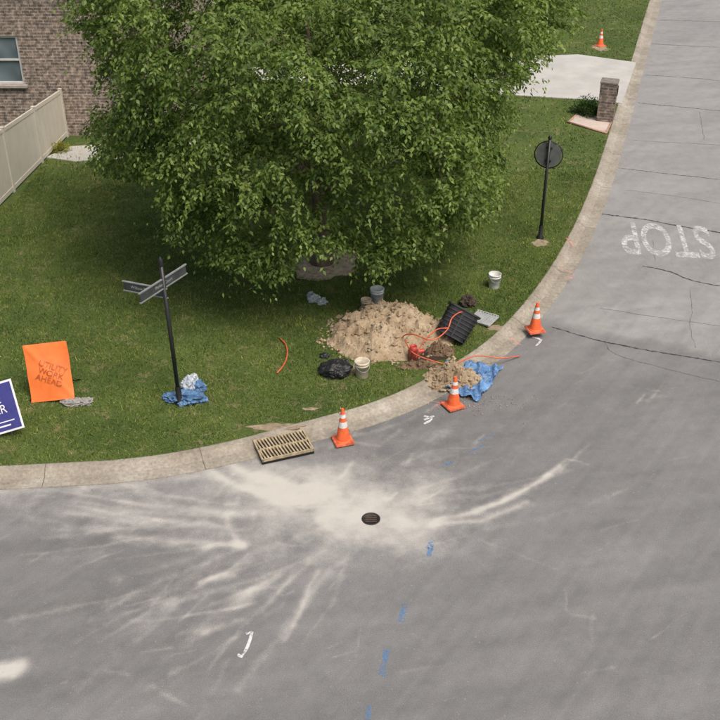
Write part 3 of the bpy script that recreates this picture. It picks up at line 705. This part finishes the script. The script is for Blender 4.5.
# pruning profile of the crown, used only to trim stray sprays
OUT=np.array([(20,-500),(48,-60),(58,14),(96,42),(100,80),(88,118),(80,150),(104,174),(148,180),(164,204),(168,236),(200,264),(240,268),(262,284),(292,276),(302,256),(344,254),(356,276),(385,280),(402,262),(430,256),(452,236),(480,226),(502,196),(508,166),(496,142),(516,124),(512,92),(532,72),(562,46),(584,14),(596,-60),(640,-500)],float)
def prune(P,grow=0.0):
    dx=P[:,0]; dz=P[:,2]-CAM_H; y=P[:,1]
    dep=y*math.cos(PITCH)-dz*math.sin(PITCH); up=y*math.sin(PITCH)+dz*math.cos(PITCH)
    u=360+F*dx/dep; v=360-F*up/dep
    Q=(OUT-np.array([320,60]))*(1+grow)+np.array([320,60])
    return inside(u,v,Q)
C=np.array([-.9,24.2,5.2]); RAD=np.array([6.0,4.9,4.4])
tb=L(322,262)
ph=rng.uniform(0,6.28,12)
def lobef(d):
    x,y,z=d
    return 1+.10*math.sin(3*math.atan2(y,x)+ph[0])*(1-z*z)+.08*math.sin(5*math.atan2(y,x)+ph[1]+2*z)+.07*math.sin(7*z+ph[2]+math.atan2(y,x)*2)
tips=[]
while len(tips)<1120:
    d=rng.normal(size=3); d/=np.linalg.norm(d)
    if d[2]<-.85: continue
    if d[1]>.3 and d[2]<.2 and rng.random()<.5: continue
    k=abs(d[0])**2.5+abs(d[1])**2.5+abs(d[2])**2.5; se=k**(-1/2.5)
    r=(rng.uniform(.78,1.0) if rng.random()<.75 else rng.uniform(.45,.8))*lobef(d)*se
    p=C+RAD*d*r*.98
    if p[2]<1.2: continue
    if not prune(p[None],-.07)[0]: continue
    tips.append(p)
tips=np.array(tips)
ext=[((-6.5,22.6,5.6),.8,16),((-6.0,23.5,3.3),.7,16),((4.4,24.0,6.6),.9,18),((-5.3,22,2.9),.6,10),((3.2,23.3,3.5),.6,14),((-.8,20.4,1.7),.6,16),((-2.4,20.6,1.8),.6,14),((.8,20.6,2.0),.6,16),((2.0,21.4,2.4),.6,14),((-4.0,21.6,2.2),.6,14),
     ((.5,21.5,5.3),.9,30),((2.2,22.2,5.4),.8,22),((-1.6,21.5,5.2),.9,20)]
for c,s,n in ext:
    q=np.array(c)+rng.normal(size=(n,3))*s*np.array([.7,.7,.6]); tips=np.vstack([tips,q[prune(q,-.04)]])
tips=tips[np.argsort(np.linalg.norm(tips-np.array([tb.x,tb.y,2.2]),axis=1))]
bb=B(); trunk=[Vector((tb.x,tb.y,0.05)),Vector((tb.x+.03,tb.y,.35)),Vector((tb.x-.02,tb.y+.03,1.1)),Vector((tb.x-.05,tb.y+.05,2.0)),Vector((tb.x-.1,tb.y+.1,3.2)),Vector((tb.x-.2,tb.y+.2,5)),Vector((tb.x-.3,tb.y+.2,7.2))]
bb.tube(trunk,[.36,.24,.20,.18,.13,.09,.03],bark,12)
nodes=[np.array(t) for t in trunk[3:]]; nrad=[.17,.13,.09,.03]
for k in range(9):
    a=k*2.4; el=.35+.5*(k%3)/2; l=rng.uniform(2.4,3.4); p0=np.array(trunk[3])+np.array([0,0,.3*k/2]); pts=[p0];rr=[.09]
    for s in range(1,5):
        t=s/4; pts.append(p0+l*t*np.array([math.cos(a)*math.cos(el)*1.2,math.sin(a)*math.cos(el),math.sin(el)*1.1])+rng.normal(size=3)*.10); rr.append(.09*(1-t)+.03)
        nodes.append(pts[-1]); nrad.append(rr[-1])
    bb.tube([tuple(p) for p in pts],rr,bark,8)
NA=list(nodes)
for t in tips:
    arr=np.array(NA); d=np.linalg.norm(arr-t,axis=1)+.5*np.abs(np.minimum(0,t[2]-arr[:,2]))
    j=int(np.argmin(d)); s=NA[j]; m1=s*.62+t*.38+rng.normal(size=3)*.06+np.array([0,0,.10]); m2=s*.25+t*.75+rng.normal(size=3)*.05+np.array([0,0,.06])
    r0=min(.03,nrad[j]*.8)
    bb.tube([tuple(s),tuple(m1),tuple(m2),tuple(t)],[r0,r0*.8,r0*.6,.006],bark,4,closed_end=False)
    NA+= [m2]; nrad.append(max(.008,r0*.7))
Ps=[];Ds=[];Ns=[]
for t in tips:
    o=t-np.array([C[0],C[1],t[2]-.8]); o/=np.linalg.norm(o)
    for k in range(8):
        d=o*.9+rng.normal(size=3)*.75; d[2]=d[2]*.6+.05; d/=np.linalg.norm(d); ln=rng.uniform(.4,1.0); dr_=rng.uniform(.3,.75)
        n=int(25*ln)+3; s=np.linspace(.05,1,n)
        P=t+np.outer(s*ln,d); P[:,2]-=dr_*(s*ln)**2
        tang=np.tile(d,(n,1)); tang[:,2]-=2*dr_*s[:]*ln
        side=np.cross(d,[0,0,1]); side/=np.linalg.norm(side)+1e-6; sg=np.where(np.arange(n)%2,1,-1)[:,None]
        Dd=tang*.6+side*sg*.8+rng.normal(size=(n,3))*.35; Dd[:,2]-=.3
        Ps.append(P+rng.normal(size=(n,3))*.03);Ds.append(Dd);nn=rng.normal(size=(n,3))*.55;nn[:,2]+=1;nn[:,1]-=.25;Ns.append(nn)
P=np.concatenate(Ps);Dd=np.concatenate(Ds);Nn=np.concatenate(Ns)
k=prune(P,.015)|(rng.random(len(P))<.12); P=P[k];Dd=Dd[k];Nn=Nn[k]; n=len(P); print('leaves',n)
v=leaves(P,Dd,Nn,rng.uniform(.08,.135,n),rng.uniform(.045,.07,n))
tree=empty('deciduous_tree'); trk=bb.done('trunk_and_limbs',tree)
lf=fast_mesh('foliage',v,np.arange(len(v)).reshape(-1,4),leaf_mat('tree_leaf',(.060,.105,.022),(.120,.182,.036),(.215,.275,.070),.33)); lf.parent=tree
def shrub(name,u,v,r,h,m,n=900,ls=.07):
    c=np.array(L(u,v)); d=rng.normal(size=(n,3)); d/=np.linalg.norm(d,axis=1,keepdims=True); d[:,2]=np.abs(d[:,2])
    q=rng.uniform(.5,1,n)[:,None]*(1+.25*np.sin(d[:,:1]*7+d[:,1:2]*5)); P=c+d*q*np.array([r,r,h])
    v=leaves(P,d+rng.normal(size=(n,3))*.5,rng.normal(size=(n,3))*.6+[0,0,1],np.full(n,ls),np.full(n,ls*.5))
    e=empty(name); b=B()
    for k in range(6):
        a=k*1.05; b.tube([tuple(c),tuple(c+np.array([r*.6*math.cos(a),r*.6*math.sin(a),h*.7]))],[.02,.005],bark,5)
    b.done('stems',e); o=fast_mesh('foliage',v,np.arange(len(v)).reshape(-1,4),m); o.parent=e
shm=leaf_mat('shrub_leaf',(.02,.05,.012),(.045,.09,.02),(.08,.14,.03)); yel=leaf_mat('yellow_shrub_leaf',(.12,.14,.02),(.25,.25,.03),(.4,.36,.05))
shrub('shrub',587,114,.55,.55,shm,1800,.08); shrub('shrub',61,152,.28,.35,yel,600,.06)

# ------------------------------------------------------------------ brick house
house=empty('brick_house'); hx0,hx1,hy0,hy1,hz=-26.0,-6.0,33.2,44,6.0
trim=mat('white_trim',(.58,.57,.54),.6,.08,5,.05); roofm=mat('roof_shingle',(.09,.08,.075),.9,.3,6,.4)
glass,gnt,gb=new_mat('window_glass'); gb.inputs['Roughness'].default_value=.08; gb.inputs['Specular IOR Level'].default_value=.8
gn=noise(gnt,pos(gnt),.8,2); gr=ramp(gnt,[(.3,(.07,.09,.11)),(.7,(.20,.25,.28))]); gnt.links.new(gn.outputs[0],gr.inputs[0]); gnt.links.new(gr.outputs[0],gb.inputs['Base Color'])
wins=[(-11.95,-10.85,1.85,3.40),(-16.5,-15.3,1.3,3.2),(-20.5,-19.3,1.3,3.2)]
b=B()
def wall_front(x0,x1,z0,z1,wl):
    xs=sorted({x0,x1,*[w[0] for w in wl],*[w[1] for w in wl]}); zs=sorted({z0,z1,*[w[2] for w in wl],*[w[3] for w in wl]})
    for i in range(len(xs)-1):
        for j in range(len(zs)-1):
            cx=(xs[i]+xs[i+1])/2; cz=(zs[j]+zs[j+1])/2
            if any(w[0]<cx<w[1] and w[2]<cz<w[3] for w in wl): continue
            b.add([(xs[i],hy0,zs[j]),(xs[i+1],hy0,zs[j]),(xs[i+1],hy0,zs[j+1]),(xs[i],hy0,zs[j+1])],[(0,1,2,3)],brick)
    for w in wl:
        d=.12; b.add([(w[0],hy0,w[2]),(w[1],hy0,w[2]),(w[1],hy0,w[3]),(w[0],hy0,w[3]),(w[0],hy0+d,w[2]),(w[1],hy0+d,w[2]),(w[1],hy0+d,w[3]),(w[0],hy0+d,w[3])],[(0,1,5,4),(1,2,6,5),(2,3,7,6),(3,0,4,7)],brick)
wall_front(hx0,hx1,0,hz,wins)
b.add([(hx1,hy0,0),(hx1,hy1,0),(hx1,hy1,hz),(hx1,hy0,hz)],[(0,1,2,3)],brick); b.add([(hx0,hy0,0),(hx0,hy1,0),(hx0,hy1,hz),(hx0,hy0,hz)],[(0,1,2,3)],brick)
b.add([(hx0,hy1,0),(hx1,hy1,0),(hx1,hy1,hz),(hx0,hy1,hz)],[(0,1,2,3)],brick); b.done('walls',house)
b=B(); o=.5; zm=hz+3.2; ym=(hy0+hy1)/2
b.add([(hx0-o,hy0-o,hz),(hx1+o,hy0-o,hz),(hx1+o,hy1+o,hz),(hx0-o,hy1+o,hz),(hx0+4.5,ym,zm),(hx1-4.5,ym,zm)],[(0,1,5,4),(2,3,4,5),(1,2,5),(3,0,4),(3,2,1,0)],roofm); b.done('roof',house)
b=B(); b.box(((hx0+hx1)/2,hy0-o-.06,hz+.0),(hx1-hx0+1,.12,.14),trim)
for xx in (hx1-.15,-8.0): b.tube([(xx,hy0-.06,.2),(xx,hy0-.06,hz-.2),(xx,hy0-.5,hz-.05)],.05,trim,8)
b.done('gutter_and_downspout',house)
b=B(); sill=mat('sill_stone',(.34,.30,.26),.9); cur=mat('curtain',(.3,.3,.28),.9)
for x0,x1,z0,z1 in wins:
    y=hy0+.09; t=.07
    for s in (x0+t/2,x1-t/2): b.box((s,y,(z0+z1)/2),(t,.08,z1-z0),trim)
    for s in (z0+t/2,z1-t/2): b.box(((x0+x1)/2,y,s),(x1-x0-2*t,.08,t),trim)
    b.box(((x0+x1)/2,y-.01,(z0+z1)/2),(x1-x0-2*t,.05,.05),trim)
    b.box(((x0+x1)/2,hy0-.04,z0-.045),(x1-x0+.2,.16,.08),sill)
    b.add([(x0+t,y+.02,z0+t),(x1-t,y+.02,z0+t),(x1-t,y+.02,z1-t),(x0+t,y+.02,z1-t)],[(0,1,2,3)],glass)
    b.box(((x0+x1)/2,hy0+.22,(z0+z1)/2),(x1-x0,.02,z1-z0),cur)
b.done('windows',house)
# ------------------------------------------------------------------ fence
vin=mat('cream_vinyl',(.54,.50,.42),.55,.06,2,.03); b=B()
f0=Vector((L(62,144).x,33.1,LZ)); f1=L(0,206); d=(f1-f0); ln=d.length; u=d.normalized(); ext=f1+u*6
tot=(ext-f0).length; npan=5
hts=lambda s:1.55+.42*min(1.3,s/ln)
ang=math.atan2(u.y,u.x)
for i in range(npan):
    s0=tot*i/npan; s1=tot*(i+1)/npan; pl=s1-s0
    ns=14
    for k in range(ns):
        s=s0+pl*(k+.5)/ns; p=f0+u*s; h=hts(s)
        b.box((p.x,p.y,LZ+h/2),(pl/ns-.006,.035 if k%2 else .03,h-.1),vin,rot=(0,0,ang))
    m=(s0+s1)/2; p=f0+u*m; h0,h1=hts(s0),hts(s1); tl=math.atan2(h1-h0,pl)
    b.box((p.x,p.y,LZ+(h0+h1)/2-.03),(pl-.02,.06,.11),vin,rot=(0,-tl,ang)); b.box((p.x,p.y,LZ+.12),(pl-.02,.058,.13),vin,rot=(0,0,ang))
for i in range(npan+1):
    s=tot*i/npan; p=f0+u*s; h=hts(s)+.05
    b.box((p.x,p.y,LZ+h/2),(.10,.10,h),vin,rot=(0,0,ang)); b.box((p.x,p.y,LZ+h+.012),(.12,.12,.03),vin,rot=(0,0,ang),bev=.01)
b.done('vinyl_fence')

# ------------------------------------------------------------------ light
w=bpy.data.worlds.new('World'); scene.world=w; w.use_nodes=True; nt=w.node_tree
sky=nt.nodes.new('ShaderNodeTexSky'); sky.sky_type='NISHITA'; sky.sun_disc=False
el,az=R(60),R(140)
sky.sun_elevation=el; sky.sun_rotation=az; sky.air_density=1.0; sky.dust_density=6.0; sky.ozone_density=.5
nt.links.new(sky.outputs[0],nt.nodes['Background'].inputs[0]); nt.nodes['Background'].inputs[1].default_value=.15
sl=bpy.data.lights.new('sun','SUN'); sl.energy=2.7; sl.angle=R(28); sl.color=(1,.96,.90)
so=link(bpy.data.objects.new('sun',sl)); sv=Vector((math.sin(az)*math.cos(el),math.cos(az)*math.cos(el),math.sin(el)))
so.rotation_euler=sv.to_track_quat('Z','Y').to_euler()
# ------------------------------------------------------------------ camera
cd=bpy.data.cameras.new('camera'); cd.sensor_width=36; cd.lens=36*F/720; cd.clip_end=2000
co=link(bpy.data.objects.new('camera',cd)); co.location=(0,0,CAM_H); co.rotation_euler=(R(90)-PITCH,0,0); scene.camera=co
scene.view_settings.view_transform='Standard'; scene.view_settings.look='None'; scene.view_settings.exposure=0
